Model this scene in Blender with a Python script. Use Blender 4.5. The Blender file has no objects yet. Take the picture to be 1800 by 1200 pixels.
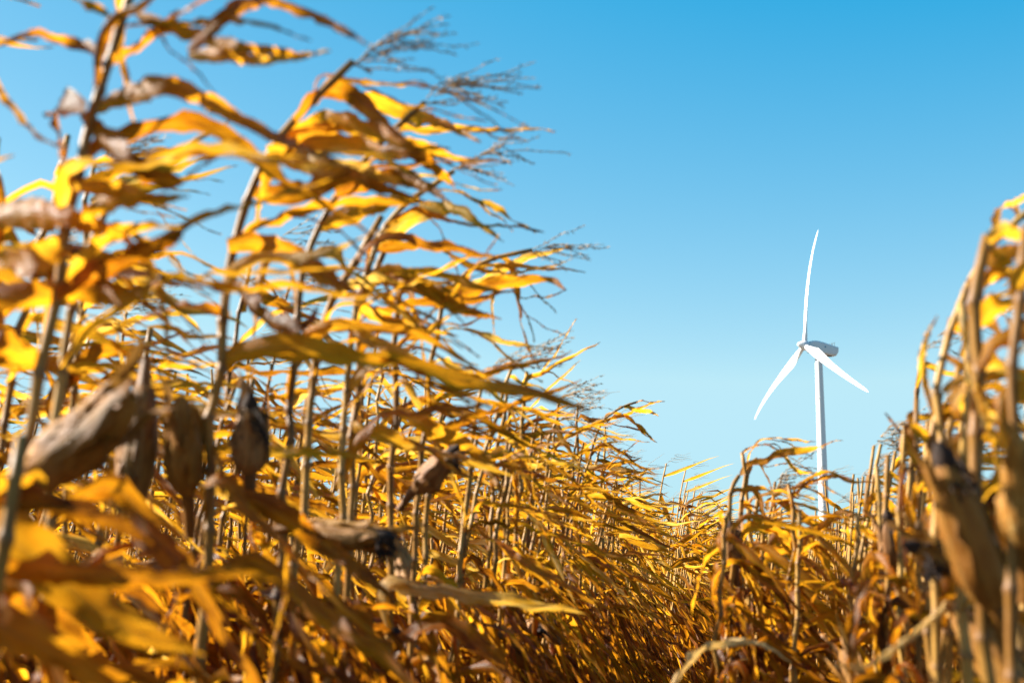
import bpy, math
import numpy as np
from math import radians, sin, cos, pi

# ------------------------------------------------------------------ camera, sky, sun, exposure
scene = bpy.context.scene
EYE = np.array([0.0, 0.0, 1.25])
F_PX = 2500.0                      # focal length in pixels of the 1800 px wide photograph (50 mm lens)
VP = (1350.0, 1010.0)              # where the corn rows vanish
TH = math.atan((VP[1] - 600) / F_PX)
PS = math.atan((VP[0] - 900) / F_PX * cos(TH))

cam_d = bpy.data.cameras.new('camera')
cam = bpy.data.objects.new('camera', cam_d)
scene.collection.objects.link(cam)
cam.location = EYE
cam.rotation_euler = (pi / 2 + TH, 0, PS)
cam_d.lens = 50
cam_d.sensor_width = 36
cam_d.clip_start = 0.05
cam_d.clip_end = 8000
cam_d.dof.use_dof = True
cam_d.dof.focus_distance = 13.0
cam_d.dof.aperture_fstop = 4.2
scene.camera = cam

SUN_EL = radians(28)
SUN_DIR = np.array([-cos(radians(0)) * cos(SUN_EL), sin(radians(0)) * cos(SUN_EL), sin(SUN_EL)])   # towards the sun
world = bpy.data.worlds.new('World')
scene.world = world
world.use_nodes = True
wn, wl = world.node_tree.nodes, world.node_tree.links
bg = wn['Background']
sky = wn.new('ShaderNodeTexSky')
sky.sky_type = 'NISHITA'
sky.sun_disc = False
sky.sun_elevation = SUN_EL
sky.sun_rotation = math.atan2(SUN_DIR[0], SUN_DIR[1])
sky.altitude = 0
sky.air_density = 1.0
sky.dust_density = 0.25
sky.ozone_density = 1.0
tint = wn.new('ShaderNodeMix')
tint.data_type = 'RGBA'
tint.blend_type = 'MULTIPLY'
tint.inputs[0].default_value = 1.0
wl.new(sky.outputs[0], tint.inputs[6])
tint.inputs[7].default_value = (0.5, 1.0, 1.02, 1)
grade = []
for op, val in (('MULTIPLY', (2.338, 0.823, 0.433)), ('ADD', (-1.403, 0.139, 2.035)), ('MAXIMUM', (0.087, 0.433, 0.866)), ('MINIMUM', (2.338, 3.81, 4.459))):
    vm = wn.new('ShaderNodeVectorMath')
    vm.operation = op
    vm.inputs[1].default_value = val
    wl.new(grade[-1].outputs[0] if grade else tint.outputs[2], vm.inputs[0])
    grade.append(vm)
wl.new(grade[-1].outputs[0], bg.inputs[0])
bg.inputs[1].default_value = 0.05

sun_d = bpy.data.lights.new('sun', 'SUN')
sun_d.energy = 5.0
sun_d.angle = radians(0.5)
sun_d.color = (1.0, 0.93, 0.82)
sun = bpy.data.objects.new('sun', sun_d)
scene.collection.objects.link(sun)
from mathutils import Vector
sun.rotation_euler = Vector(-SUN_DIR).to_track_quat('-Z', 'Y').to_euler()

scene.view_settings.view_transform = 'Standard'
scene.view_settings.look = 'None'
scene.view_settings.gamma = 1
scene.view_settings.exposure = 2.12
scene.render.engine = 'CYCLES'
scene.cycles.use_denoising = True
scene.cycles.max_bounces = 5
scene.cycles.transmission_bounces = 3
scene.cycles.diffuse_bounces = 2

C = scene.collection
RIGHT = np.array([cos(PS), sin(PS), 0.0])
UP = np.array([sin(PS) * sin(TH), -cos(PS) * sin(TH), cos(TH)])
FWD = np.array([-sin(PS) * cos(TH), cos(PS) * cos(TH), sin(TH)])


def at(px, py, Y):
    """The place at distance Y along the rows that stands where the photograph has (px, py)."""
    d = RIGHT * (px - 900) / F_PX + UP * (600 - py) / F_PX + FWD
    return EYE + d * (Y / d[1])


# ------------------------------------------------------------------ mesh helpers
class Geo:
    """Collects grids of quads; builds ONE mesh object."""

    def __init__(self):
        self.v, self.f, self.a, self.n = [], [], [], 0

    def grid(self, P, u, v, r, wrap=False):
        n, m = P.shape[:2]
        self.v.append(P.reshape(-1, 3))
        A = np.empty((n, m, 3))
        A[..., 0] = np.broadcast_to(np.asarray(u, float).reshape(-1, 1), (n, m))
        A[..., 1] = np.broadcast_to(np.asarray(v, float).reshape(1, -1), (n, m))
        rr = np.asarray(r, float)
        A[..., 2] = rr.reshape(-1, 1) if rr.ndim == 1 else rr
        self.a.append(A.reshape(-1, 3))
        i = np.arange(n * m).reshape(n, m) + self.n
        if wrap:
            j = np.roll(i, -1, axis=1)
            q = np.stack([i[:-1], j[:-1], j[1:], i[1:]], -1)
        else:
            q = np.stack([i[:-1, :-1], i[:-1, 1:], i[1:, 1:], i[1:, :-1]], -1)
        self.f.append(q.reshape(-1, 4))
        self.n += n * m

    def arrays(self):
        return np.concatenate(self.v), np.concatenate(self.f), np.concatenate(self.a)

    def build(self, name, mat, parent=None, origin=None, smooth=True):
        if not self.v:
            return None
        V, Fc, A = self.arrays()
        if origin is not None:
            V = V - origin
        return link_mesh(name, V, Fc, A, mat, parent, smooth)


def link_mesh(name, V, Fc, A, mat, parent=None, smooth=True):
    me = bpy.data.meshes.new(name)
    me.vertices.add(len(V))
    me.vertices.foreach_set('co', np.ascontiguousarray(V, np.float32).ravel())
    me.loops.add(len(Fc) * 4)
    me.loops.foreach_set('vertex_index', np.ascontiguousarray(Fc, np.int32).ravel())
    me.polygons.add(len(Fc))
    me.polygons.foreach_set('loop_start', np.arange(0, len(Fc) * 4, 4, dtype=np.int32))
    me.polygons.foreach_set('use_smooth', np.full(len(Fc), smooth, dtype=bool))
    me.update(calc_edges=True)
    me.validate()
    if A is not None and len(me.vertices) == len(A):
        at_ = me.attributes.new('lf', 'FLOAT_VECTOR', 'POINT')
        at_.data.foreach_set('vector', np.ascontiguousarray(A, np.float32).ravel())
    me.materials.append(mat)
    o = bpy.data.objects.new(name, me)
    C.objects.link(o)
    if parent is not None:
        o.parent = parent
    return o


def empty(name, loc):
    o = bpy.data.objects.new(name, None)
    o.empty_display_size = 0.1
    o.location = loc
    C.objects.link(o)
    return o


def tag(o, label=None, cat=None, group=None, kind=None):
    for k, val in (('label', label), ('category', cat), ('group', group), ('kind', kind)):
        if val:
            o[k] = val
    return o


def unit(a):
    a = np.asarray(a, float)
    return a / (np.linalg.norm(a, axis=-1, keepdims=True) + 1e-12)


def smooth_path(pts, n):
    """Catmull-Rom through the points, n samples, evenly spaced."""
    p = np.asarray(pts, float)
    p = np.vstack([2 * p[0] - p[1], p, 2 * p[-1] - p[-2]])
    out = []
    for i in range(1, len(p) - 2):
        t = np.linspace(0, 1, 12, endpoint=False)[:, None]
        a, b, c, d = p[i - 1], p[i], p[i + 1], p[i + 2]
        out.append(0.5 * (2 * b + (c - a) * t + (2 * a - 5 * b + 4 * c - d) * t ** 2 + (3 * b - a - 3 * c + d) * t ** 3))
    out = np.vstack(out + [p[-2][None]])
    s = np.r_[0, np.cumsum(np.linalg.norm(np.diff(out, axis=0), axis=1))]
    q = np.linspace(0, s[-1], n)
    return np.stack([np.interp(q, s, out[:, k]) for k in range(3)], 1), s[-1]


def frames(path, hint):
    T = unit(np.gradient(path, axis=0))
    S = np.empty_like(T)
    s = np.cross(T[0], hint)
    if np.linalg.norm(s) < 1e-3:
        s = np.cross(T[0], (0.3, 0.8, 0.5))
    for i in range(len(T)):
        s = s - T[i] * np.dot(s, T[i])
        s = s / (np.linalg.norm(s) + 1e-9)
        S[i] = s
    return T, S, np.cross(S, T)


def tube(geo, path, rad, sides=6, r=0.5, u0=0.0, squash=1.0, roll=0.0):
    T, S, N = frames(path, np.array([0.21, 0.93, 0.3]))
    a = np.linspace(0, 2 * pi, sides, endpoint=False) + roll
    rad = np.broadcast_to(np.asarray(rad, float), (len(path),))
    P = path[:, None] + rad[:, None, None] * (S[:, None] * np.cos(a)[None, :, None] + squash * N[:, None] * np.sin(a)[None, :, None])
    L = np.r_[0, np.cumsum(np.linalg.norm(np.diff(path, axis=0), axis=1))]
    geo.grid(P, L + u0, np.linspace(-1, 1, sides), r, wrap=True)


def blade_leaf(geo, rng, path, width, lod=0, roll0=None, rollv=1.0, curl=None, ripple=1.0, hint=None, r=None, base=0.5, power=2.2, ragged=1.0):
    """A dry maize leaf along the path: arched blade, rippled torn edges, twisting in the wind."""
    n = len(path)
    m = (9, 5, 3)[lod] if lod < 3 else 3
    s = np.linspace(0, 1, n)
    L = np.r_[0, np.cumsum(np.linalg.norm(np.diff(path, axis=0), axis=1))]
    T, S, N = frames(path, np.array([0, 0, 1.0]) if hint is None else hint)
    roll0 = rng.uniform(-0.8, 0.8) if roll0 is None else roll0
    roll = roll0 + rollv * (rng.normal(0, 0.9) * s + rng.normal(0, 0.8) * np.sin(s * rng.uniform(4, 10) + rng.uniform(0, 6)) * s)
    Sr = S * np.cos(roll)[:, None] + N * np.sin(roll)[:, None]
    Nr = -S * np.sin(roll)[:, None] + N * np.cos(roll)[:, None]
    shape = (base + (1 - base) * np.clip(s / 0.22, 0, 1) ** 0.8) * np.clip(1 - s ** power, 0, 1) ** 0.85
    shape = np.maximum(shape, 0.02)
    hw = 0.5 * width * shape
    ph0 = rng.uniform(0.15, 1.1) if curl is None else curl
    phi = np.clip(ph0 * (0.7 + 0.6 * np.sin(s * rng.uniform(2, 6) + rng.uniform(0, 6))) + 0.5 * (1 - s) ** 3, 0.05, 2.6)
    v = np.linspace(-1, 1, m)
    rag = np.ones((n, m))
    if lod < 2 and ragged > 0:
        k = max(3, int(L[-1] / 0.02))
        for side, col in ((0, 0), (1, m - 1)):
            kn = 1 - ragged * np.abs(rng.normal(0, 0.14, k)) - ragged * (rng.random(k) < 0.14) * rng.uniform(0.2, 0.65, k)
            rag[:, col] = np.interp(s, np.linspace(0, 1, k), kn)
            if m > 5:
                nb = 1 if col == 0 else m - 2
                rag[:, nb] = 0.5 + 0.5 * rag[:, col]
    vv = v[None] * rag
    x = hw[:, None] * np.sin(phi[:, None] * vv) / phi[:, None]
    z = hw[:, None] * (1 - np.cos(phi[:, None] * vv)) / phi[:, None]
    z = z + hw[:, None] * 0.16 * np.abs(vv)                    # keel of the midrib
    w1, w2 = rng.uniform(0.035, 0.09, 2)
    amp = ripple * 0.24 * hw * np.clip(s * 6, 0, 1)
    rp = np.where(v[None] < 0, np.sin(L[:, None] / w1 * 2 * pi + rng.uniform(0, 6)), np.sin(L[:, None] / w2 * 2 * pi + rng.uniform(0, 6)))
    z = z + amp[:, None] * rp * np.abs(vv) ** 1.7
    P = path[:, None] + Sr[:, None] * x[..., None] + Nr[:, None] * z[..., None]
    if lod < 2:
        P = P + rng.normal(0, 0.0010, P.shape) * np.clip(s * 5, 0, 1)[:, None, None]
    geo.grid(P, L + rng.uniform(0, 50), v, rng.random() if r is None else r)


WIND = unit(np.array([1.0, 0.22, 0.0]))


def wind_path(rng, p0, d0, length, n, grav, gust, side=None):
    """A leaf centreline: leaves the stalk along d0, is swept along the wind and sags."""
    ds = length / (n - 1)
    d = unit(d0)
    p = np.array(p0, float)
    out = [p.copy()]
    tgt = WIND * gust + np.array([rng.normal(0, 0.2), rng.normal(0, 0.4), -grav + rng.normal(0, 0.36)])
    tgt = unit(tgt)
    ph = rng.uniform(0, 6, 4)
    fr = rng.uniform(7, 17, 2) / max(0.3, length)
    am = rng.uniform(0.2, 1.0)
    kink = rng.uniform(0.12, 0.5)
    if rng.random() < 0.13:                                # snapped: the outer part hangs
        tgt = unit(np.array([rng.normal(0.25, 0.25), rng.normal(0, 0.25), -1.0]))
    for i in range(1, n):
        s = i / (n - 1)
        rate = 3.2 + 9.0 * math.exp(-((s - kink) / 0.1) ** 2)
        t = tgt + am * np.array([0, 0.7 * sin(fr[0] * s * length * 2 + ph[0]), sin(fr[1] * s * length * 2 + ph[1])])
        d = unit(d + (t - d) * min(1, rate / (n - 1)) + rng.normal(0, 0.07, 3))
        p = p + d * ds
        out.append(p.copy())
    return np.array(out)


# ------------------------------------------------------------------ materials
def nodes_of(name):
    m = bpy.data.materials.new(name)
    m.use_nodes = True
    nt = m.node_tree
    return m, nt.nodes, nt.links, nt.nodes['Principled BSDF'], nt.nodes['Material Output']


def ramp(n, l, src, stops, interp='LINEAR'):
    r = n.new('ShaderNodeValToRGB')
    r.color_ramp.interpolation = interp
    while len(r.color_ramp.elements) < len(stops):
        r.color_ramp.elements.new(0.5)
    for e, (p, c) in zip(r.color_ramp.elements, stops):
        e.position = p
        e.color = (*c, 1) if len(c) == 3 else c
    l.new(src, r.inputs[0])
    return r.outputs[0]


def math_n(n, l, op, a, b=None, clamp=False):
    m = n.new('ShaderNodeMath')
    m.operation = op
    m.use_clamp = clamp
    for i, x in enumerate((a, b)):
        if x is None:
            continue
        if isinstance(x, (int, float)):
            m.inputs[i].default_value = x
        else:
            l.new(x, m.inputs[i])
    return m.outputs[0]


def mix_c(n, l, fac, a, b, mode='MIX'):
    m = n.new('ShaderNodeMix')
    m.data_type = 'RGBA'
    m.blend_type = mode
    for k, x in ((0, fac), (6, a), (7, b)):
        if isinstance(x, (int, float)):
            m.inputs[k].default_value = x
        elif isinstance(x, tuple):
            m.inputs[k].default_value = (*x, 1)
        else:
            l.new(x, m.inputs[k])
    return m.outputs[2]


def noise(n, l, vec, scale, detail=3, rough=0.55):
    t = n.new('ShaderNodeTexNoise')
    t.inputs['Scale'].default_value = scale
    t.inputs['Detail'].default_value = detail
    t.inputs['Roughness'].default_value = rough
    l.new(vec, t.inputs['Vector'])
    return t.outputs['Fac']


def lf_vec(n, l, su, sv, sr):
    a = n.new('ShaderNodeAttribute')
    a.attribute_name = 'lf'
    m = n.new('ShaderNodeVectorMath')
    m.operation = 'MULTIPLY'
    m.inputs[1].default_value = (su, sv, sr)
    l.new(a.outputs['Vector'], m.inputs[0])
    return m.outputs[0]


def leaf_material(name, stops, trans, tf, rough=0.5, spec=0.35):
    m, n, l, bsdf, out = nodes_of(name)
    a = n.new('ShaderNodeAttribute')
    a.attribute_name = 'lf'
    sep = n.new('ShaderNodeSeparateXYZ')
    l.new(a.outputs['Vector'], sep.inputs[0])
    veins = noise(n, l, lf_vec(n, l, 3.0, 9.0 if 'leaf' in name else 22.0, 37.0), 1.0, 4, 0.65)
    blot = noise(n, l, lf_vec(n, l, 16.0, 1.1, 53.0), 1.0, 4, 0.6)
    fine = noise(n, l, lf_vec(n, l, 90.0, 5.0, 71.0), 1.0, 2, 0.6)
    pick = math_n(n, l, 'ADD', math_n(n, l, 'MULTIPLY', sep.outputs[2], 0.72), math_n(n, l, 'MULTIPLY', math_n(n, l, 'SUBTRACT', blot, 0.36), 0.95), True)
    base = ramp(n, l, pick, stops)
    vr = ramp(n, l, veins, [(0.3, (0.5, 0.42, 0.34)), (0.52, (1, 1, 1)), (0.75, (1.18, 1.16, 1.1))])
    base = mix_c(n, l, 0.75, base, vr, 'MULTIPLY')
    edge = math_n(n, l, 'POWER', math_n(n, l, 'ABSOLUTE', sep.outputs[1]), 5.0)
    base = mix_c(n, l, math_n(n, l, 'MULTIPLY', edge, 0.35), base, (0.15, 0.07, 0.02))
    spots = ramp(n, l, fine, [(0.66, (0, 0, 0)), (0.74, (1, 1, 1))])
    base = mix_c(n, l, math_n(n, l, 'MULTIPLY', spots, 0.35), base, (0.12, 0.06, 0.025))
    rib = math_n(n, l, 'SUBTRACT', 1.0, math_n(n, l, 'MULTIPLY', math_n(n, l, 'ABSOLUTE', sep.outputs[1]), 9.0), True)
    base = mix_c(n, l, math_n(n, l, 'MULTIPLY', rib, 0.5), base, (0.34, 0.21, 0.06))
    l.new(base, bsdf.inputs['Base Color'])
    bsdf.inputs['Roughness'].default_value = rough
    bsdf.inputs['Specular IOR Level'].default_value = spec
    bump = n.new('ShaderNodeBump')
    bump.inputs['Strength'].default_value = 0.5
    bump.inputs['Distance'].default_value = 0.003
    l.new(veins, bump.inputs['Height'])
    l.new(bump.outputs[0], bsdf.inputs['Normal'])
    tr = n.new('ShaderNodeBsdfTranslucent')
    tcol = mix_c(n, l, 0.6, ramp(n, l, pick, trans), vr, 'MULTIPLY')
    tcol = mix_c(n, l, math_n(n, l, 'MULTIPLY', spots, 0.4), tcol, (0.1, 0.04, 0.01))
    tcol = mix_c(n, l, math_n(n, l, 'MULTIPLY', rib, 0.4), tcol, (0.2, 0.1, 0.02))
    l.new(tcol, tr.inputs['Color'])
    l.new(bump.outputs[0], tr.inputs['Normal'])
    mx = n.new('ShaderNodeMixShader')
    mx.inputs[0].default_value = tf
    l.new(bsdf.outputs[0], mx.inputs[1])
    l.new(tr.outputs[0], mx.inputs[2])
    l.new(mx.outputs[0], out.inputs['Surface'])
    return m


M = {}
M['leaf'] = leaf_material('dry_leaf', [(0.0, (0.03, 0.009, 0.002)), (0.2, (0.10, 0.03, 0.003)), (0.45, (0.225, 0.074, 0.004)), (0.75, (0.31, 0.138, 0.012)), (0.95, (0.46, 0.31, 0.12))],
                          [(0.0, (0.06, 0.017, 0.002)), (0.2, (0.34, 0.11, 0.003)), (0.45, (0.68, 0.285, 0.008)), (0.75, (0.78, 0.385, 0.016)), (0.95, (0.74, 0.45, 0.08))], 0.6, 0.4, 0.2)
M['pale'] = leaf_material('bleached_leaf', [(0.0, (0.40, 0.23, 0.06)), (0.5, (0.60, 0.39, 0.14)), (1.0, (0.74, 0.54, 0.26))], [(0.0, (0.5, 0.27, 0.05)), (1.0, (0.7, 0.45, 0.14))], 0.3, 0.45, 0.3)
M['husk'] = leaf_material('dry_husk', [(0.0, (0.08, 0.027, 0.004)), (0.35, (0.23, 0.09, 0.011)), (0.7, (0.38, 0.175, 0.03)), (1.0, (0.50, 0.32, 0.11))],
                          [(0.0, (0.12, 0.04, 0.008)), (1.0, (0.5, 0.28, 0.06))], 0.25, 0.5, 0.25)
M['dark_husk'] = leaf_material('dark_husk', [(0.0, (0.09, 0.035, 0.012)), (0.5, (0.2, 0.09, 0.03)), (1.0, (0.34, 0.18, 0.07))],
                               [(0.0, (0.05, 0.02, 0.006)), (1.0, (0.25, 0.12, 0.03))], 0.12, 0.55, 0.3)


def stalk_material():
    m, n, l, bsdf, out = nodes_of('dry_stalk')
    a = n.new('ShaderNodeAttribute')
    a.attribute_name = 'lf'
    sep = n.new('ShaderNodeSeparateXYZ')
    l.new(a.outputs['Vector'], sep.inputs[0])
    oi = n.new('ShaderNodeObjectInfo')
    streak = noise(n, l, lf_vec(n, l, 2.2, 5.0, 0.0), 2.0, 5, 0.65)
    patch = noise(n, l, lf_vec(n, l, 7.0, 0.7, 0.0), 1.3, 4, 0.6)
    pick = math_n(n, l, 'ADD', math_n(n, l, 'MULTIPLY', oi.outputs['Random'], 0.35), math_n(n, l, 'MULTIPLY', patch, 0.75), True)
    base = ramp(n, l, pick, [(0.2, (0.045, 0.017, 0.003)), (0.36, (0.16, 0.07, 0.012)), (0.56, (0.31, 0.165, 0.036)), (0.85, (0.46, 0.29, 0.09))])
    sr = ramp(n, l, streak, [(0.3, (0.5, 0.44, 0.36)), (0.55, (1, 1, 1)), (0.8, (1.1, 1.08, 1.0))])
    base = mix_c(n, l, 0.8, base, sr, 'MULTIPLY')
    base = mix_c(n, l, math_n(n, l, 'MULTIPLY', sep.outputs[2], 0.75, True), base, (0.14, 0.07, 0.03))
    l.new(base, bsdf.inputs['Base Color'])
    bsdf.inputs['Roughness'].default_value = 0.42
    bsdf.inputs['Specular IOR Level'].default_value = 0.16
    bump = n.new('ShaderNodeBump')
    bump.inputs['Strength'].default_value = 0.4
    bump.inputs['Distance'].default_value = 0.002
    l.new(streak, bump.inputs['Height'])
    l.new(bump.outputs[0], bsdf.inputs['Normal'])
    return m


M['stalk'] = stalk_material()


def plain(name, c, rough=0.6, var=0.3, scale=40, spec=0.3):
    m, n, l, bsdf, out = nodes_of(name)
    tc = n.new('ShaderNodeTexCoord')
    f = noise(n, l, tc.outputs['Object'], scale, 4, 0.6)
    lo = tuple(x * (1 - var) for x in c)
    hi = tuple(min(1, x * (1 + var)) for x in c)
    l.new(ramp(n, l, f, [(0.3, lo), (0.7, hi)]), bsdf.inputs['Base Color'])
    bsdf.inputs['Roughness'].default_value = rough
    bsdf.inputs['Specular IOR Level'].default_value = spec
    return m


M['tassel'] = plain('dry_tassel', (0.27, 0.165, 0.075), 0.8, 0.4, 60)
M['silk'] = plain('dry_silk', (0.022, 0.012, 0.008), 0.9, 0.5, 80)
M['white'] = plain('turbine_white_paint', (0.60, 0.60, 0.595), 0.4, 0.03, 0.35, 0.5)
M['steel'] = plain('dark_steel', (0.05, 0.055, 0.06), 0.5, 0.2, 2)
M['badge'] = plain('badge_blue', (0.12, 0.25, 0.33), 0.5, 0.1, 2)


def soil_material():
    m, n, l, bsdf, out = nodes_of('field_soil')
    tc = n.new('ShaderNodeTexCoord')
    a = noise(n, l, tc.outputs['Object'], 1.7, 6, 0.65)
    b = noise(n, l, tc.outputs['Object'], 28, 5, 0.7)
    base = ramp(n, l, a, [(0.3, (0.05, 0.032, 0.02)), (0.6, (0.10, 0.068, 0.042)), (0.8, (0.16, 0.11, 0.06))])
    base = mix_c(n, l, ramp(n, l, b, [(0.55, (0, 0, 0)), (0.68, (1, 1, 1))]), base, (0.34, 0.24, 0.11))
    l.new(base, bsdf.inputs['Base Color'])
    bsdf.inputs['Roughness'].default_value = 0.95
    bump = n.new('ShaderNodeBump')
    bump.inputs['Strength'].default_value = 0.8
    bump.inputs['Distance'].default_value = 0.03
    l.new(b, bump.inputs['Height'])
    l.new(bump.outputs[0], bsdf.inputs['Normal'])
    return m


M['soil'] = soil_material()

# ------------------------------------------------------------------ ground
gg = Geo()
gx = np.r_[-3500, -800, -200, np.linspace(-60, 60, 121), 200, 800, 3500]
gy = np.r_[-800, -200, np.linspace(-20, 60, 81), 200, 800, 2000, 4500]
GX, GY = np.meshgrid(gx, gy)
rg = np.random.default_rng(5)
near = (np.abs(GX) < 60) & (GY > -20) & (GY < 60)
GZ = np.where(near, rg.normal(0, 0.012, GX.shape) - 0.012, -0.02)
gg.grid(np.stack([GX, GY, GZ], -1), np.zeros(len(gy)), np.zeros(len(gx)), 0.0)
tag(gg.build('ground', M['soil']), kind='structure')

# ------------------------------------------------------------------ wind turbine
SCALE = 520.0
tower_xy = at(1441.5, 700, SCALE)
t_root = empty('wind_turbine', (tower_xy[0], tower_xy[1], 0))
tag(t_root, 'white three bladed wind turbine standing beyond the corn field', 'wind turbine')
hub_w = at(1416.5, 609, SCALE)
ax = unit(np.array([-sin(radians(60.4)), -cos(radians(60.4)), 0.0]))          # rotor faces left and towards the camera
tilt = radians(6.9)
ax = unit(ax * cos(tilt) + np.array([0, 0, sin(tilt)]))                    # slight upward tilt of the shaft
OV = 5.6
hub_c = np.array([tower_xy[0], tower_xy[1], hub_w[2]]) + np.array([ax[0], ax[1], 0]) * OV
hub_l = hub_c - np.array([tower_xy[0], tower_xy[1], 0])
side_h = unit(np.cross((0, 0, 1.0), ax))
up_a = unit(np.cross(ax, side_h))

g = Geo()
top = hub_l[2] - 2.2
zs = np.r_[0, 0.4, np.linspace(2, top, 24)]
rad = np.interp(zs, [0, top], [2.05, 1.28])
for i, zz in enumerate(zs):
    pass
tube(g, np.stack([0 * zs, 0 * zs, zs], 1), rad, 40)
tube(g, np.array([[0, 0, top - 0.6], [0, 0, top - 0.55], [0, 0, top - 0.05], [0, 0, top]]), np.array([1.28, 1.42, 1.42, 1.28]), 40)
for zz in (22.0, 44.0, 64.0):
    rr_ = float(np.interp(zz, [0, top], [2.05, 1.28]))
    tube(g, np.array([[0, 0, zz - 0.12], [0, 0, zz - 0.1], [0, 0, zz + 0.1], [0, 0, zz + 0.12]]), np.array([rr_ - 0.05, rr_ + 0.06, rr_ + 0.06, rr_ - 0.05]), 40)
g.build('tower', M['white'], t_root)


def section(cx, hw, zlo, zhi, n=32, e=6.0):
    a = np.linspace(0, 2 * pi, n, endpoint=False)
    cs, sn = np.cos(a), np.sin(a)
    xx = hw * np.sign(cs) * np.abs(cs) ** (2 / e)
    zz = (zlo + zhi) / 2 + (zhi - zlo) / 2 * np.sign(sn) * np.abs(sn) ** (2 / e)
    return hub_l + ax * (-cx) + side_h[None] * xx[:, None] + up_a[None] * zz[:, None]


g = Geo()
secs = [(1.35, 0.02, -0.05, 0.05), (1.35, 1.25, -1.3, 1.35), (1.6, 1.55, -1.7, 1.75), (2.6, 1.8, -1.95, 2.1), (4.2, 1.9, -2.05, 2.35), (6.5, 1.95, -2.15, 2.25),
        (9.5, 1.95, -2.15, 1.85), (11.6, 1.9, -2.12, 1.6), (12.3, 1.85, -1.9, 1.55), (12.9, 1.8, -0.9, 1.5), (12.96, 1.72, -0.8, 1.42), (12.98, 0.02, 0.2, 0.25)]
g.grid(np.array([section(*s) for s in secs]), np.arange(len(secs)), np.linspace(-1, 1, 32), 0, wrap=True)
nac = g.build('nacelle', M['white'], t_root)
g = Geo()
for off, h in ((10.9, 1.3), (11.7, 1.7)):
    for sx in (-0.9, 0.9):
        b0 = hub_l - ax * off + side_h * sx + up_a * 1.5
        tube(g, np.array([b0, b0 + np.array([0, 0, h * 0.8])]), 0.07, 8)
        tube(g, np.array([b0 + np.array([0, 0, h * 0.8]) - side_h * 0.3, b0 + np.array([0, 0, h * 0.8]) + side_h * 0.3]), 0.09, 8)
g.build('anemometer', M['steel'], nac)
g = Geo()
for cx0, cx1 in ((1.7, 3.0), (9.3, 11.0)):
    g.grid(np.array([section(cx0, 0.9, -2.28, -1.9, 16), section(cx1, 0.9, -2.28, -1.9, 16)]), [0, 1], np.linspace(-1, 1, 16), 0, wrap=True)
    for c in (cx0, cx1):
        g.grid(np.array([section(c, 0.9, -2.28, -1.9, 16), section(c, 0.02, -2.1, -2.08, 16)]), [0, 1], np.linspace(-1, 1, 16), 0, wrap=True)
g.build('vent', M['steel'], nac)
g = Geo()
a = np.linspace(0, 2 * pi, 16, endpoint=False)
for sgn in (-1, 1):
    c0 = hub_l - ax * 7.3 + up_a * 0.5 + side_h * sgn * 1.965
    ring = lambda r_: c0 + ax * (np.cos(a) * r_)[:, None] + up_a[None] * (np.sin(a) * r_)[:, None]
    g.grid(np.array([ring(0.34), ring(0.01)]), [0, 1], np.linspace(-1, 1, 16), 0, wrap=True)
g.build('badge', M['badge'], nac)

g = Geo()
px_ = np.array([1.3, 1.28, 0.8, 0.2, -0.5, -1.3, -2.0, -2.6, -3.0, -3.15])
pr_ = np.array([0.02, 1.5, 1.7, 1.8, 1.72, 1.45, 1.1, 0.72, 0.38, 0.02])
tube(g, hub_l - ax[None] * px_[:, None], pr_, 32)
g.build('rotor_hub', M['white'], t_root)

# blades: airfoil sections lofted along a downwind-bent span
R_T = 44.3
foil_a = np.linspace(0, 2 * pi, 28, endpoint=False)


def foil(chord, thick, circ):
    c = np.cos(foil_a)
    xx = 0.5 * c
    yt = 0.5 * np.sin(foil_a) * (1 - circ) * (0.55 + 0.45 * c) + 0.5 * np.sin(foil_a) * circ
    x = xx * chord + (1 - circ) * (-0.2 * chord)
    y = yt * (thick if circ < 1 else chord)
    return x, y * 1.0


ref_up = unit(np.array([0, 0, 1.0]) - ax * ax[2])
ref_rt = np.cross(ref_up, ax)
if np.dot(ref_rt, RIGHT) < 0:
    ref_rt = -ref_rt
for th in (-1.05, 118.95, 238.95):
    th = radians(th)
    er = ref_up * cos(th) + ref_rt * sin(th)
    et = -ref_up * sin(th) + ref_rt * cos(th)          # direction of increasing angle
    g = Geo()
    rows = []
    fr = np.r_[0.02, 0.04, 0.06, 0.08, 0.1, 0.125, 0.15, 0.18, 0.21, 0.25, np.linspace(0.3, 0.96, 18), 0.98, 0.992, 1.0]
    for t in fr:
        chord = np.interp(t, [0.02, 0.06, 0.12, 0.2, 0.28, 0.5, 0.8, 0.95, 0.985, 1.0], [1.75, 1.8, 2.7, 4.0, 3.75, 2.6, 1.55, 1.05, 0.7, 0.1])
        chord *= 0.86 if t > 0.1 else 1.0
        circ = np.interp(t, [0.02, 0.05, 0.13, 0.2], [1, 1, 0.35, 0.0])
        thick = np.interp(t, [0.0, 0.05, 0.13, 0.2, 0.5, 1.0], [1.8, 1.8, 1.55, 1.2, 0.6, 0.12])
        tw = radians(np.interp(t, [0, 0.2, 0.5, 1.0], [20, 15, 6, 2]))
        cd = et * cos(tw) + ax * sin(tw)
        nd = np.cross(er, cd)
        bend = 1.5 * t - 4.1 * t ** 3
        sweep = 0.0
        x, y = foil(chord, thick, circ)
        c0 = hub_l + er * (R_T * t) + ax * bend
        rows.append(c0 + cd[None] * x[:, None] + nd[None] * y[:, None])
    g.grid(np.array(rows), fr, np.linspace(-1, 1, 28), 0, wrap=True)
    g.build('blade', M['white'], t_root)


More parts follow.
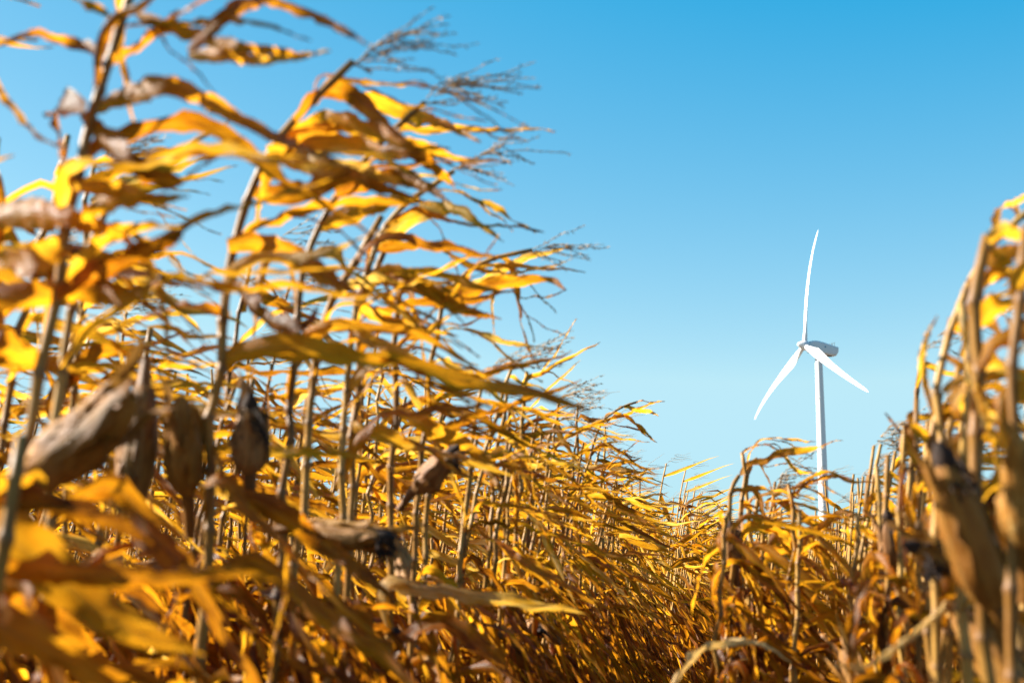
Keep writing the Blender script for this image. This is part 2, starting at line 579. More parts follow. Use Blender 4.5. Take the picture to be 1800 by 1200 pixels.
# ------------------------------------------------------------------ corn plants
def stalk_geo(g, rng, path, r0, r1, sides, node_gap=0.125, lod=0, kinked=False):
    """A jointed stalk with leaf sheaths; returns the node points."""
    Lt = np.linalg.norm(np.diff(path, axis=0), axis=1).sum()
    nn = max(5, int(Lt / node_gap))
    t_nodes = np.linspace(0, 1, nn + 1)
    t_nodes[1:-1] += rng.normal(0, 0.1 / nn, nn - 1)
    if kinked:
        q = np.r_[0, np.cumsum(np.linalg.norm(np.diff(path, axis=0), axis=1))]
        Pn = np.stack([np.interp(np.linspace(0, q[-1], 80), q, path[:, k]) for k in range(3)], 1)
    else:
        Pn, _ = smooth_path(path, 80)
    f = lambda t: np.stack([np.interp(t, np.linspace(0, 1, 80), Pn[:, k]) for k in range(3)], -1)
    if lod == 0:
        offs = [(-0.35, 1.0, 0), (-0.09, 1.06, 0.1), (-0.045, 1.22, 0.75), (0, 1.28, 1.0), (0.04, 1.12, 0.8), (0.1, 1.0, 0.25), (0.28, 0.98, 0), (0.5, 1.05, 0)]
    elif lod == 1:
        offs = [(-0.1, 1.0, 0.1), (0, 1.28, 1.0), (0.1, 1.0, 0.3), (0.5, 1.0, 0)]
    else:
        offs = [(0, 1.1, 0.7), (0.4, 1.0, 0)]
    ts, rs, nd = [0.0], [1.0], [0.0]
    gap = 1.0 / nn
    for tn in t_nodes[1:-1]:
        for o, k, q in offs:
            ts.append(tn + o * gap)
            rs.append(k)
            nd.append(q)
    ts.append(1.0)
    rs.append(0.9)
    nd.append(0.3)
    order = np.argsort(ts)
    ts, rs, nd = np.array(ts)[order], np.array(rs)[order], np.array(nd)[order]
    zig = np.interp(ts, t_nodes, rng.normal(0, 0.0055, nn + 1))
    zig2 = np.interp(ts, t_nodes, rng.normal(0, 0.0055, nn + 1))
    P = f(ts)
    P[:, 0] += zig
    P[:, 1] += zig2
    rad = (r0 + (r1 - r0) * ts ** 0.9) * rs
    P = np.vstack([P, P[-1] + (P[-1] - P[-2]) * 0.02])
    rad = np.r_[rad, 0.001]
    nd = np.r_[nd, 0.8]
    tube(g, P, rad, sides, r=nd, u0=rng.uniform(0, 30))
    return f(t_nodes), t_nodes, f


def tassel_geo(g, rng, p, d, size=0.3, lod=0, nbr=None):
    d = unit(d)
    n = 14 if lod == 0 else 7
    sides = 4 if lod == 0 else 3
    nbr = int(rng.integers(9, 17)) if nbr is None else nbr
    if lod >= 2:
        nbr = 5
    specs = [(0.0, d, size)]
    for k in range(nbr):
        dd = unit(d + rng.normal(0, 0.33, 3) + WIND * 0.25 + np.array([0, 0, rng.uniform(-0.15, 0.1)]))
        specs.append((rng.uniform(0.05, 0.45) * size, dd, size * rng.uniform(0.45, 0.95)))
    for off, dd, ln in specs:
        path = wind_path(rng, p + d * off, dd, ln, n, rng.uniform(0.15, 0.4), 1.0)
        path = p + d * off + (path - path[0]) * 0.55 + 0.45 * np.linspace(0, ln, n)[:, None] * dd
        th = 0.0012 if lod == 0 else 0.0013
        tube(g, path, th * np.linspace(1.1, 0.5, n), sides, r=rng.random())
        if lod < 2:                                        # spikelets along the branch
            q, _ = smooth_path(path, 22 if lod == 0 else 9)
            for i in range(3, len(q) - 1):
                t = unit(q[i] - q[i - 1])
                w = unit(t * 0.9 + rng.normal(0, 0.33, 3))
                sd = unit(np.cross(w, rng.normal(0, 1, 3)))
                ln2 = rng.uniform(0.008, 0.013) * (1 if lod == 0 else 1.5)
                a0, a1, a2 = q[i], q[i] + w * ln2 * 0.5, q[i] + w * ln2
                wd = 0.0014 * (1 if lod == 0 else 1.5)
                g.grid(np.array([[a0 - sd * wd * 0.3, a0 + sd * wd * 0.3], [a1 - sd * wd, a1 + sd * wd], [a2 - sd * wd * 0.2, a2 + sd * wd * 0.2]]), [0, 1, 2], [-1, 1], rng.random())


def ear(parent, origin, rng, base, tip, rad, lod=0, dark=False, silk=True, flare=3):
    base, tip = np.array(base, float), np.array(tip, float)
    ln = np.linalg.norm(tip - base)
    d = (tip - base) / ln
    sag = np.array([0, 0, -0.03]) * ln
    n = 16 if lod == 0 else 8
    s = np.linspace(0, 1, n)
    path = base[None] + (tip - base)[None] * s[:, None] + sag[None] * (np.sin(s * pi))[:, None]
    prof = np.interp(s, [0, 0.06, 0.2, 0.42, 0.7, 0.88, 0.97, 1.0], [0.32, 0.55, 0.88, 1.0, 0.86, 0.6, 0.36, 0.2]) * rad
    T, S, N = frames(path, np.array([0.21, 0.93, 0.3]))
    sides = 26 if lod == 0 else 10
    a = np.linspace(0, 2 * pi, sides, endpoint=False)
    saw = lambda q: (q / (2 * pi)) % 1.0
    lob = 0.93 + 0.16 * saw(3 * a[None] + 1.6 * s[:, None] + rng.uniform(0, 6)) + 0.04 * np.sin(9 * a[None] + rng.uniform(0, 6)) + rng.normal(0, 0.014, (n, sides))
    P = path[:, None] + (prof[:, None] * lob)[..., None] * (S[:, None] * np.cos(a)[None, :, None] + N[:, None] * np.sin(a)[None, :, None])
    g = Geo()
    rr = rng.uniform(0.35, 0.8)
    g.grid(P, s * ln + rng.uniform(0, 20), np.abs(((a / pi * 3) % 2) - 1) * 2 - 1, rr, wrap=True)
    for k in range(flare + 3 if lod == 0 else 2):          # loose outer husk leaves
        ang = rng.uniform(0, 2 * pi)
        rad_d = S[0] * cos(ang) + N[0] * sin(ang)
        s0, s1 = (rng.uniform(0.0, 0.1), rng.uniform(0.85, 1.3)) if k < flare else (0.0, rng.uniform(0.6, 1.0))
        ss = np.linspace(s0, s1, 14)
        off = np.interp(np.clip(ss, 0, 1), s, prof) * 1.05 + 0.004 + np.clip(ss - 0.65, 0, 1) ** 1.5 * rng.uniform(0.02, 0.16)
        pth = base[None] + (tip - base)[None] * ss[:, None] + sag[None] * np.sin(np.clip(ss, 0, 1) * pi)[:, None] + rad_d[None] * off[:, None]
        blade_leaf(g, rng, pth, rad * rng.uniform(1.0, 1.7), lod, roll0=0.0, rollv=0.3, curl=0.9, ripple=1.4, hint=-rad_d, r=rr + rng.uniform(-0.2, 0.2), base=0.7, power=2.6)
    sh = np.array([base - d * 0.06 + np.array([0, 0, -0.01]), base - d * 0.02, base + d * 0.02])
    tube(g, sh, [0.009, 0.011, rad * 0.45], 8 if lod == 0 else 5, r=0.3)
    e = g.build('ear', M['dark_husk'] if dark else M['husk'], parent, origin)
    if (silk or dark) and lod < 2:
        g = Geo()
        for k in range(44 if lod == 0 else 8):
            dd = unit(d + rng.normal(0, 0.45, 3))
            p0 = tip - d * 0.02 + rng.normal(0, rad * 0.16, 3)
            pth = wind_path(rng, p0, dd, rng.uniform(0.03, 0.06), 7, 0.8, 0.4)
            tube(g, pth, 0.0017 if lod == 0 else 0.003, 3)
        core = np.array([tip - d * 0.035, tip - d * 0.02, tip - d * 0.002, tip + d * 0.014])
        tube(g, core, np.array([0.25, 0.5, 0.5, 0.15]) * rad, 10)
        g.build('silk', M['silk'], e)
        # the silk is laid out in the ear's own space, which shares the plant's origin
        sk = e.children[0]
        sk.location = -np.array(origin)
    return e


COUNT = [0]


def corn(x, y, seed, lod=0, H=2.0, stalk=None, lean=0.1, leaf_scale=1.0, leaf_wide=1.0, tassel_size=1.0, node_gap=0.11, leaves=True, tassel=True, ears=None, first_leaf=1.18, droop=0.9, r0=0.0115, label=None, group=None,
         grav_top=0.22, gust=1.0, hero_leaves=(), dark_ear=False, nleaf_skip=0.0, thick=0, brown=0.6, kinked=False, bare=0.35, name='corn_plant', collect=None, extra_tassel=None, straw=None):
    rng = np.random.default_rng(seed)
    if stalk is None:
        z = np.linspace(0, 1, 7)
        b1 = rng.normal(0, 0.03)
        path = np.stack([x + lean * (0.25 * z + 0.75 * z ** 2.6) + b1 * np.sin(z * pi), y + rng.normal(0, 0.03) * z ** 2 + lean * 0.2 * z ** 2.6, H * z], 1)
    else:
        path = np.asarray(stalk, float)
        if path[0][2] > 0.02:                               # carry the stalk down to the soil
            d = unit(path[1] - path[0])
            k = path[0][2]
            foot = path[0] - np.array([d[0] * k * 0.35, d[1] * k * 0.35, k])
            mid = path[0] * 0.5 + foot * 0.5 - np.array([d[0], d[1], 0]) * k * 0.05
            path = np.vstack([foot, mid, path])
        x, y = path[0][:2]
    origin = np.array([x, y, 0.0])
    own = collect is None
    root = None
    if own:
        root = empty(name, origin)
        tag(root, label, 'corn plant', group)
    st = Geo() if own else collect['stalk']
    nodes, tn, f = stalk_geo(st, rng, path, r0, r0 * 0.5 if tassel else r0 * 0.62, (10, 6, 4, 3)[lod], node_gap, min(lod, 2), kinked)
    if own:
        st.build('stalk', M['stalk'], root, origin)
    fol = Geo() if own else collect['leaf']
    az0 = rng.uniform(0, 2 * pi)
    Htot = path[-1][2]
    nseg = (30, 16, 9, 6)[lod]
    single = own and lod == 0
    for k in range(2, len(nodes) - 1):
        if 1.24 < nodes[k][2] < 1.52 and rng.random() < bare:
            continue
        if not leaves or rng.random() < nleaf_skip:
            continue
        t = tn[k]
        p = nodes[k]
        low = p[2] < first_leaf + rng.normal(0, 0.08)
        if low and rng.random() > droop:
            continue
        for again in range((1 + int(rng.random() < 0.75) + thick) if low else 1):
          az = az0 + pi * ((k + again) % 2) + rng.normal(0, 0.35)
          out_d = np.array([cos(az), sin(az), 0])
          tng = unit(f(min(1, t + 0.03)) - f(max(0, t - 0.03)))
          d0 = unit(tng * rng.uniform(0.8, 1.3) + out_d * rng.uniform(0.35, 0.8))
          rel = p[2] / Htot
          ln = np.interp(rel, [0.1, 0.5, 0.75, 1.0], [0.5, 0.66, 0.55, 0.34]) * rng.uniform(0.7, 1.2) * leaf_scale
          wd = np.interp(rel, [0.1, 0.5, 0.8, 1.0], [0.046, 0.058, 0.046, 0.03]) * rng.uniform(0.5, 1.25) * leaf_wide
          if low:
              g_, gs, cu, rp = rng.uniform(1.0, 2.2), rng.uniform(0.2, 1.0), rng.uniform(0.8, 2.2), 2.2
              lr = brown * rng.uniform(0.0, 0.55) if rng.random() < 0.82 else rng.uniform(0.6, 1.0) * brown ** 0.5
          else:
              g_ = grav_top * rng.uniform(0.3, 1.8) + max(0, 1.52 - p[2]) * 2.6
              gs, cu, rp = gust, rng.uniform(0.15, 0.95), 1.0
              lr = rng.uniform(0.12, 0.8) if rng.random() < 0.78 else rng.uniform(0.85, 1.05)
          if straw is not None and not low:
              lr = 0.55 * lr + 0.45 * straw
          pth = wind_path(rng, p, d0, ln, nseg, g_, gs)
          tgt = Geo() if single else fol
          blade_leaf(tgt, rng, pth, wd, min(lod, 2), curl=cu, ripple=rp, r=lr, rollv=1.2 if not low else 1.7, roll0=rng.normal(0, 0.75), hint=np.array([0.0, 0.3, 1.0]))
          for torn in range(int(rng.integers(0, 3)) if lod < 3 else 0):                  # a strip torn loose from the blade
              i0 = int(nseg * rng.uniform(0.25, 0.55))
              dd = unit(pth[i0] - pth[i0 - 1]) + rng.normal(0, 0.25, 3) + np.array([0, 0, -0.15])
              ns = nseg - i0 + 2
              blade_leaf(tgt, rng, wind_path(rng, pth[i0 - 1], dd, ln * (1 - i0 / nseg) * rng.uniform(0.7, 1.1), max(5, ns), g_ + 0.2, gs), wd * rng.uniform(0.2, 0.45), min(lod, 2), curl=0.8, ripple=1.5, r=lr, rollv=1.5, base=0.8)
          if single:
              tgt.build('leaf', M['leaf'], root, origin)
    for hl in hero_leaves:
        tgt = Geo() if single else fol
        pts, wd = hl[0], hl[1]
        kw = dict(hl[2]) if len(hl) > 2 else {}
        pale = kw.pop('pale', False)
        rr = np.random.default_rng(kw.pop('seed', int(rng.integers(1, 9999))))
        wd *= 1.0
        pth, _ = smooth_path(pts, 44)
        blade_leaf(tgt, rr, pth, wd, 0, **{**dict(rollv=0.45, ripple=1.0, ragged=1.0, curl=0.35, roll0=0.3, hint=np.array([0.0, 0.3, 1.0])), **kw})
        if single:
            lo = tgt.build('leaf', M['pale' if pale else 'leaf'], root, origin)
            if pale:
                lo['label'] = 'pale bleached leaf twisted like a rope'
    if own and not single:
        fol.build('foliage', M['leaf'], root, origin)
    if tassel:
        tg = Geo() if own else collect['tassel']
        p = path[-1]
        d = unit(path[-1] - path[-2]) if stalk is not None else unit(np.array([lean * 2.2 + 0.25, rng.normal(0, 0.15), 0.8]))
        tassel_geo(tg, rng, p - d * 0.01, d + WIND * 0.35, rng.uniform(0.24, 0.33) * tassel_size * 0.85, min(lod, 2))
        if own:
            tg.build('tassel', M['tassel'], root, origin)
    if ears is None and own and lod < 2:
        ears = []
        if rng.random() < 0.8:
            k = int(np.argmin(np.abs(nodes[:, 2] - rng.uniform(0.5, 0.64) * Htot)))
            az = az0 + pi * (k % 2)
            b = nodes[k] + np.array([cos(az), sin(az), 0]) * 0.03
            dn = unit(np.array([cos(az) * 0.6, sin(az) * 0.6, rng.uniform(-0.9, 0.9)]))
            ears.append((b, b + dn * rng.uniform(0.17, 0.22), rng.uniform(0.022, 0.03), rng.random() < 0.3))
    for e in (ears or []):
        b, t_, rd = e[:3]
        ear(root, origin, rng, b, t_, rd, 0 if lod == 0 else 1, dark=e[3] if len(e) > 3 else False, silk=e[4] if len(e) > 4 else rng.random() < 0.5, flare=5)
    COUNT[0] += own
    return root


ORD = ['', 'first', 'second', 'third', 'fourth', 'fifth', 'sixth', 'seventh', 'eighth', 'ninth', 'tenth', 'eleventh', 'twelfth', 'thirteenth', 'fourteenth', 'fifteenth', 'sixteenth',
       'seventeenth', 'eighteenth', 'nineteenth', 'twentieth', 'twenty-first', 'twenty-second', 'twenty-third', 'twenty-fourth', 'twenty-fifth']


def px_path(pts, Y):
    return [at(p[0], p[1], p[2] if len(p) > 2 else Y) for p in pts]


# ---- the near plants of the front row on the left, stalk by stalk as they stand in the photograph
HERO_L = [
    dict(Y=1.66, s=[(15, 930), (60, 740), (100, 520), (135, 330), (160, 180), (205, 60), (240, -60)], seed=21, tassel=True, r0=0.012,
         label='thick nearest corn stalk leaning right at the upper left, golden leaves streaming off it',
         ears=[((60, 835), (235, 695), 0.036, False, False)],
         hl=[([(215, 50), (290, 38), (365, -2), (420, -40)], 0.032, dict(roll0=-0.5)), ([(200, 110), (265, 70), (330, 45), (440, 40), (545, 72)], 0.034, dict(roll0=0.9)), ([(330, 100), (400, 98), (470, 106), (580, 90)], 0.024, dict(roll0=0.9)), ([(330, 90), (400, 20), (470, 0), (560, 30), (650, 80)], 0.03, dict(roll0=1.1)), ([(240, 30), (330, 60), (420, 85), (500, 92), (545, 100)], 0.03, dict(roll0=0.8)), ([(0, 70), (-30, 100), (60, 230), (120, 260)], 0.04, dict(roll0=1.0)), ([(120, 400), (180, 360), (250, 350), (310, 345)], 0.035, dict(roll0=1.0)), ([(130, 330), (210, 330), (260, 350), (330, 345)], 0.03, dict(roll0=1.0)), ([(100, 520), (200, 470), (280, 430), (335, 395)], 0.045, dict(roll0=0.9, r=0.1)),
             ([(195, 96), (120, 78), (60, 62), (-20, 85)], 0.028, dict(roll0=1.2)), ([(210, 42), (160, 15), (100, -25)], 0.03, dict(roll0=0.4)),
             ([(165, 190), (230, 165), (300, 150), (380, 185), (470, 235), (560, 270), (690, 325)], 0.036, dict(roll0=1.1)),
             ([(150, 195), (98, 192), (112, 260), (130, 340)], 0.05, dict(roll0=1.3, power=4)), ([(140, 205), (185, 250), (240, 295), (310, 325), (345, 300), (430, 240)], 0.045, dict(roll0=1.0)),
             ([(-30, 390), (50, 375), (130, 390), (200, 405), (260, 450)], 0.05, dict(roll0=1.0)), ([(110, 430), (60, 450), (0, 460), (-40, 450)], 0.05, dict(roll0=1.0)),
             ([(-40, 520), (60, 520), (150, 505), (230, 520), (300, 480)], 0.05, dict(roll0=1.2)), ([(-40, 620), (20, 610), (70, 640), (110, 650)], 0.05, dict(roll0=1.0))]),
    dict(Y=1.80, s=[(100, 760), (112, 600), (140, 470), (200, 330)], seed=12, tassel=False, H=None, r0=0.009,
         label='slim bare corn stalk just behind the thick leaning one', ears=[], skip=0.35),
    dict(Y=2.14, s=[(372, 800), (378, 720), (398, 560), (408, 450), (440, 345), (480, 265), (540, 190), (620, 110)], seed=13, skip=0.15, r0=0.0125,
         label='thick corn stalk curving right beside the dark open ear', ears=[((440, 830), (440, 705), 0.027, True), ((330, 870), (318, 695), 0.028, False, False), ((252, 680), (232, 900), 0.032, False, False)],
         hl=[([(400, 430), (450, 425), (520, 450), (580, 490), (640, 520)], 0.05, dict(roll0=1.1)), ([(470, 268), (560, 255), (640, 258), (700, 295), (775, 335)], 0.045, dict(roll0=0.9)), ([(490, 250), (560, 215), (640, 225), (720, 255), (790, 262)], 0.045, dict(roll0=0.8)), ([(440, 340), (520, 340), (600, 310), (660, 330), (750, 355)], 0.045, dict(roll0=1.1)), ([(520, 215), (570, 160), (620, 170), (690, 230), (740, 270)], 0.04, dict(roll0=0.8)), ([(480, 265), (560, 290), (640, 300), (720, 330)], 0.05, dict(roll0=1.2)), ([(480, 270), (460, 330), (450, 400)], 0.035, dict(roll0=1.2)),
             ([(300, 790), (380, 790), (480, 795), (600, 800), (690, 825)], 0.026, dict(roll0=0.5, curl=1.6, power=4, r=0.75)), ([(405, 560), (330, 540), (260, 560), (180, 590)], 0.05, dict(roll0=1.0)),
             ([(380, 790), (385, 830), (395, 870)], 0.04, dict(roll0=1.2, r=0.95, power=4)), ([(400, 870), (470, 890), (560, 950), (640, 1010), (700, 1060)], 0.05, dict(roll0=1.0, r=0.2)),
             ([(410, 500), (470, 560), (530, 570), (560, 540)], 0.045, dict(roll0=1.0))]),
    dict(Y=2.52, s=[(503, 800), (508, 740), (520, 560), (545, 450), (580, 360), (650, 270), (740, 180)], seed=14, hl=[([(640, 165), (700, 195), (770, 215), (845, 250)], 0.04, dict(roll0=0.9)), ([(650, 270), (720, 265), (770, 300), (800, 330)], 0.045, dict(roll0=0.9)), ([(560, 400), (640, 370), (700, 350), (760, 360)], 0.045, dict(roll0=0.9)), ([(590, 340), (680, 310), (740, 325), (790, 355)], 0.05, dict(roll0=0.9))], label='corn stalk with a tassel reaching far right, second thick stalk past the dark open ear'),
    dict(Y=2.66, s=[(538, 780), (548, 700), (565, 600), (610, 490), (668, 378)], seed=15, tassel=False, label='corn stalk snapped short at a slant with a pale broken end', ears=[], skip=0.2),
    dict(Y=2.86, s=[(600, 800), (606, 720), (618, 600), (640, 480), (690, 380), (790, 300)], seed=16, hl=[([(660, 430), (740, 375), (800, 370), (840, 395), (885, 425)], 0.05, dict(roll0=0.8)), ([(650, 480), (730, 500), (800, 540), (880, 560)], 0.055, dict(roll0=0.9))], label='dark straight corn stalk, left one of a close pair before the sky'),
    dict(Y=2.98, s=[(622, 800), (627, 720), (632, 620), (645, 520), (680, 430)], seed=17, tassel=False, label='thinner corn stalk, right one of a close pair before the sky', ears=[]),
    dict(Y=3.22, s=[(688, 850), (692, 740), (698, 600), (702, 480)], seed=18, tassel=False, label='upright corn stalk with a broken top and a knot below it', ears=[((730, 860), (800, 790), 0.03, True)],
         hl=[([(700, 500), (790, 520), (870, 500), (960, 490), (995, 510)], 0.055, dict(roll0=0.8)), ([(695, 720), (760, 755), (830, 790), (870, 840), (885, 880)], 0.05, dict(roll0=1.0))]),
    dict(Y=3.50, s=[(738, 850), (748, 740), (765, 600), (790, 510), (850, 460), (930, 440)], seed=19, label='corn stalk bowed over with the long dark tassel farthest right'),
]
HERO_R = [
    dict(Y=1.75, s=[(1785, 1150), (1782, 900), (1775, 700), (1787, 520), (1794, 440), (1802, 395)], seed=31, skip=0.12, label='thick corn stalk cut by the picture edge right of the big hanging ear', r0=0.0115,
         ears=[((1805, 960), (1812, 770), 0.03, False, False)]),
    dict(Y=1.92, s=[(1722, 1150), (1718, 900), (1716, 760), (1718, 620), (1728, 500), (1740, 415)], tassel=False, seed=32, skip=0.12, label='corn stalk beside the big hanging ear with black silk', r0=0.012,
         ears=[((1750, 1070), (1655, 795), 0.029, False, True)], hl=[([(1736, 470), (1765, 448), (1800, 442), (1840, 460)], 0.045, dict(roll0=0.9, r=0.6)), ([(1722, 570), (1755, 535), (1800, 545), (1850, 580)], 0.05, dict(roll0=0.9, r=0.55)), ([(1738, 425), (1770, 405), (1810, 420)], 0.03, dict(r=0.9)), ([(1700, 640), (1722, 720), (1745, 790), (1760, 870)], 0.03, dict(r=0.95, curl=1.6)), ([(1716, 690), (1690, 680), (1680, 720)], 0.03, dict(r=1.0, power=4))]),
    dict(Y=2.15, s=[(1692, 1100), (1690, 900), (1692, 760), (1694, 620), (1695, 530)], seed=33, skip=0.12, tassel=False, label='corn stalk with a blunt broken top left of the big hanging ear', r0=0.0115, ears=[((1700, 990), (1602, 960), 0.022, False)]),
    dict(Y=2.32, s=[(1648, 1000), (1652, 800), (1660, 660), (1672, 580), (1700, 500), (1745, 430), (1815, 360)], seed=34, skip=0.12, label='corn stalk bowing right in a long arch at the right edge', r0=0.0105,
         hl=[([(1662, 630), (1700, 650), (1740, 640), (1790, 655)], 0.04, dict(roll0=0.9, r=0.6)), ([(1685, 540), (1720, 560), (1770, 600), (1790, 630)], 0.045, dict(roll0=0.9, r=0.55)), ([(1700, 500), (1740, 490), (1790, 470)], 0.03, dict(roll0=0.7, r=0.8)), ([(1655, 720), (1700, 735), (1750, 720)], 0.04, dict(roll0=0.9, r=0.6)), ([(1640, 730), (1622, 660), (1625, 600), (1648, 555)], 0.02, dict(r=0.95, curl=1.4))]),
    dict(Y=2.6, s=[(1632, 1100), (1636, 900), (1640, 780), (1645, 690)], seed=35, skip=0.12, tassel=False, label='short bare corn stalk under the long arching one', r0=0.010),
    dict(Y=2.85, s=[(1610, 1100), (1612, 900), (1612, 790), (1612, 700)], seed=36, skip=0.12, tassel=False, label='thin corn stalk ending in a bare spike at the right', r0=0.0085),
    dict(Y=3.05, s=[(1580, 1100), (1585, 900), (1590, 800), (1590, 745)], seed=37, skip=0.12, tassel=False, label='bare pale corn stalk with one small yellow leaf on its broken tip', r0=0.0095,
         hl=[([(1590, 790), (1600, 770), (1622, 765), (1640, 775)], 0.025, {}), ([(1590, 770), (1575, 750), (1556, 726)], 0.008, dict(r=0.1))]),
    dict(Y=3.4, s=[(1558, 1100), (1560, 900), (1562, 800)], seed=38, skip=0.12, tassel=False, label='corn stalk carrying a dark ear between bare broken stalks', r0=0.0105, ears=[((1575, 1000), (1560, 905), 0.026, True)]),
    dict(Y=3.6, s=[(1540, 1100), (1541, 900), (1543, 820)], seed=39, skip=0.12, tassel=False, label='short broken corn stalk right of the turbine tower', r0=0.0095),
    dict(Y=2.45, s=[(1668, 1150), (1668, 900), (1672, 800), (1680, 640)], seed=40, tassel=False, label='straight yellow corn stalk under the arch, a pale twisted leaf curling from its side', r0=0.0095, hl=[([(1668, 1060, 2.4), (1640, 1085, 2.1), (1600, 1118, 1.95), (1560, 1148, 1.9), (1520, 1170, 1.88), (1470, 1168, 1.85)], 0.021, dict(pale=True, r=0.8, curl=1.9, ripple=2.5, base=0.8, roll0=0.9))]),
]
HERO_M = [
    dict(Y=4.3, s=[(1283, 1150), (1283, 950), (1286, 860), (1294, 835)], seed=51, tassel=False, label='broken corn stalk with a dark tipped ear at the left of the middle clump', r0=0.0105, ears=[((1292, 990), (1285, 922), 0.022, True)]),
    dict(Y=4.4, s=[(1298, 1180), (1300, 1000), (1302, 900), (1305, 820), (1306, 795)], seed=52, tassel=False, label='tallest corn stalk of the middle clump with a leaf streaming from its top', r0=0.010,
         hl=[([(1306, 797), (1318, 788), (1340, 782), (1352, 783), (1370, 792)], 0.022, dict(r=0.4))]),
    dict(Y=4.55, s=[(1334, 1180), (1335, 960), (1336, 865)], seed=53, tassel=False, label='short blunt corn stalk inside the middle clump', r0=0.010),
    dict(Y=4.7, s=[(1322, 1180), (1318, 960), (1312, 850), (1318, 815), (1335, 805)], seed=54, tassel=False, label='corn stalk in the middle clump behind its tallest stalk', r0=0.0095),
    dict(Y=4.2, s=[(1391, 1150), (1391, 980), (1391, 850)], seed=55, tassel=False, label='bare corn stalk left of the turbine tower with a leaf blown across the tower', r0=0.0095,
         hl=[([(1392, 860), (1415, 852), (1440, 842), (1465, 836), (1500, 842)], 0.022, dict(r=0.15, curl=1.2)), ([(1392, 855), (1430, 862), (1455, 880), (1475, 892)], 0.02, dict(r=0.3)),
             ([(1392, 1000), (1410, 960), (1440, 930), (1480, 900), (1520, 915)], 0.035, dict(r=0.55))]),
    dict(Y=4.0, s=[(1398, 1180), (1402, 1010), (1405, 900)], seed=56, tassel=False, label='corn stalk with a dark lower half just left of the turbine tower', r0=0.0095),
    dict(Y=3.7, s=[(1268, 1220), (1262, 1100), (1272, 980), (1278, 900)], seed=57, tassel=False, label='leaning corn stalk at the left foot of the middle clump', r0=0.009,
         hl=[([(1180, 1215, 2.9), (1225, 1150, 2.95), (1270, 1132, 3.0), (1320, 1128, 3.0), (1360, 1142, 3.0), (1390, 1165, 3.0)], 0.024, dict(pale=True, r=0.8, curl=1.9, ripple=2.5, base=0.8, roll0=0.9)), ([(1270, 960), (1240, 990), (1220, 1060), (1215, 1110)], 0.04, dict(r=0.6))]),
    dict(Y=3.5, s=[(1495, 1230), (1500, 1100), (1502, 980), (1505, 900)], seed=58, tassel=False, label='corn stalk above the twisted pale leaf at the lower right', r0=0.009,
         hl=[([(1500, 1040), (1480, 1020), (1440, 1040), (1420, 1070)], 0.035, dict(r=0.2))]),
    dict(Y=4.9, s=[(1350, 1180), (1352, 980), (1356, 900), (1362, 860)], seed=59, label='corn stalk with a fine tassel near the right of the middle clump', r0=0.0095),
]


def hero(h, group, **kw):
    Y = h['Y']
    ears = h.get('ears')
    if ears is not None:
        ears = [(at(*e[0], Y), at(*e[1], Y - 0.05), *e[2:]) for e in ears]
    hl = []
    for q in h.get('hl', ()):
        n = len(q[0])
        hl.append((px_path([p if len(p) > 2 else (p[0], p[1], Y + 0.05 * math.sin(1.7 * i + q[0][0][0])) for i, p in enumerate(q[0])], Y), q[1], q[2]))
    return corn(0, 0, h['seed'], 0, stalk=px_path(h['s'], Y), tassel=h.get('tassel', True), ears=ears, r0=h.get('r0', 0.011), label=h['label'], group=group,
                hero_leaves=hl, nleaf_skip=h.get('skip', 0.0), **kw)


ROWS_SEED = []
for h in HERO_L:
    o = hero(h, 'corn plants of the front row on the left', leaf_wide=0.92, leaf_scale=0.98 if h['Y'] < 2.6 else 0.82, node_gap=0.09, tassel_size=0.85, bare=0.65)
    ROWS_SEED.append(('left front row', h['Y'], o))
hero(dict(Y=6.2, s=[(985, 1000), (1020, 860), (1040, 790), (1056, 745), (1080, 725), (1108, 711), (1122, 706)], seed=61, tassel=False, r0=0.008, ears=[],
          label='taller kinked corn stalk standing out above the far left row', hl=[([(1118, 708), (1128, 704), (1140, 707), (1154, 706)], 0.014, {})]), 'corn plants of the front row on the left', leaf_scale=0.8, node_gap=0.07)
for h in HERO_R:
    o = hero(h, 'corn plants of the row on the right', leaf_scale=0.72, first_leaf=1.25, droop=0.3, straw=0.85, leaf_wide=0.85, bare=0.0, kinked=True, node_gap=0.085)
    ROWS_SEED.append(('right front row', h['Y'], o))
for h in HERO_M:
    hero(h, 'corn plants of the middle clump', leaf_scale=0.85, first_leaf=1.12, droop=0.95, straw=0.5, tassel_size=0.5, node_gap=0.065, bare=0.0, brown=0.45)

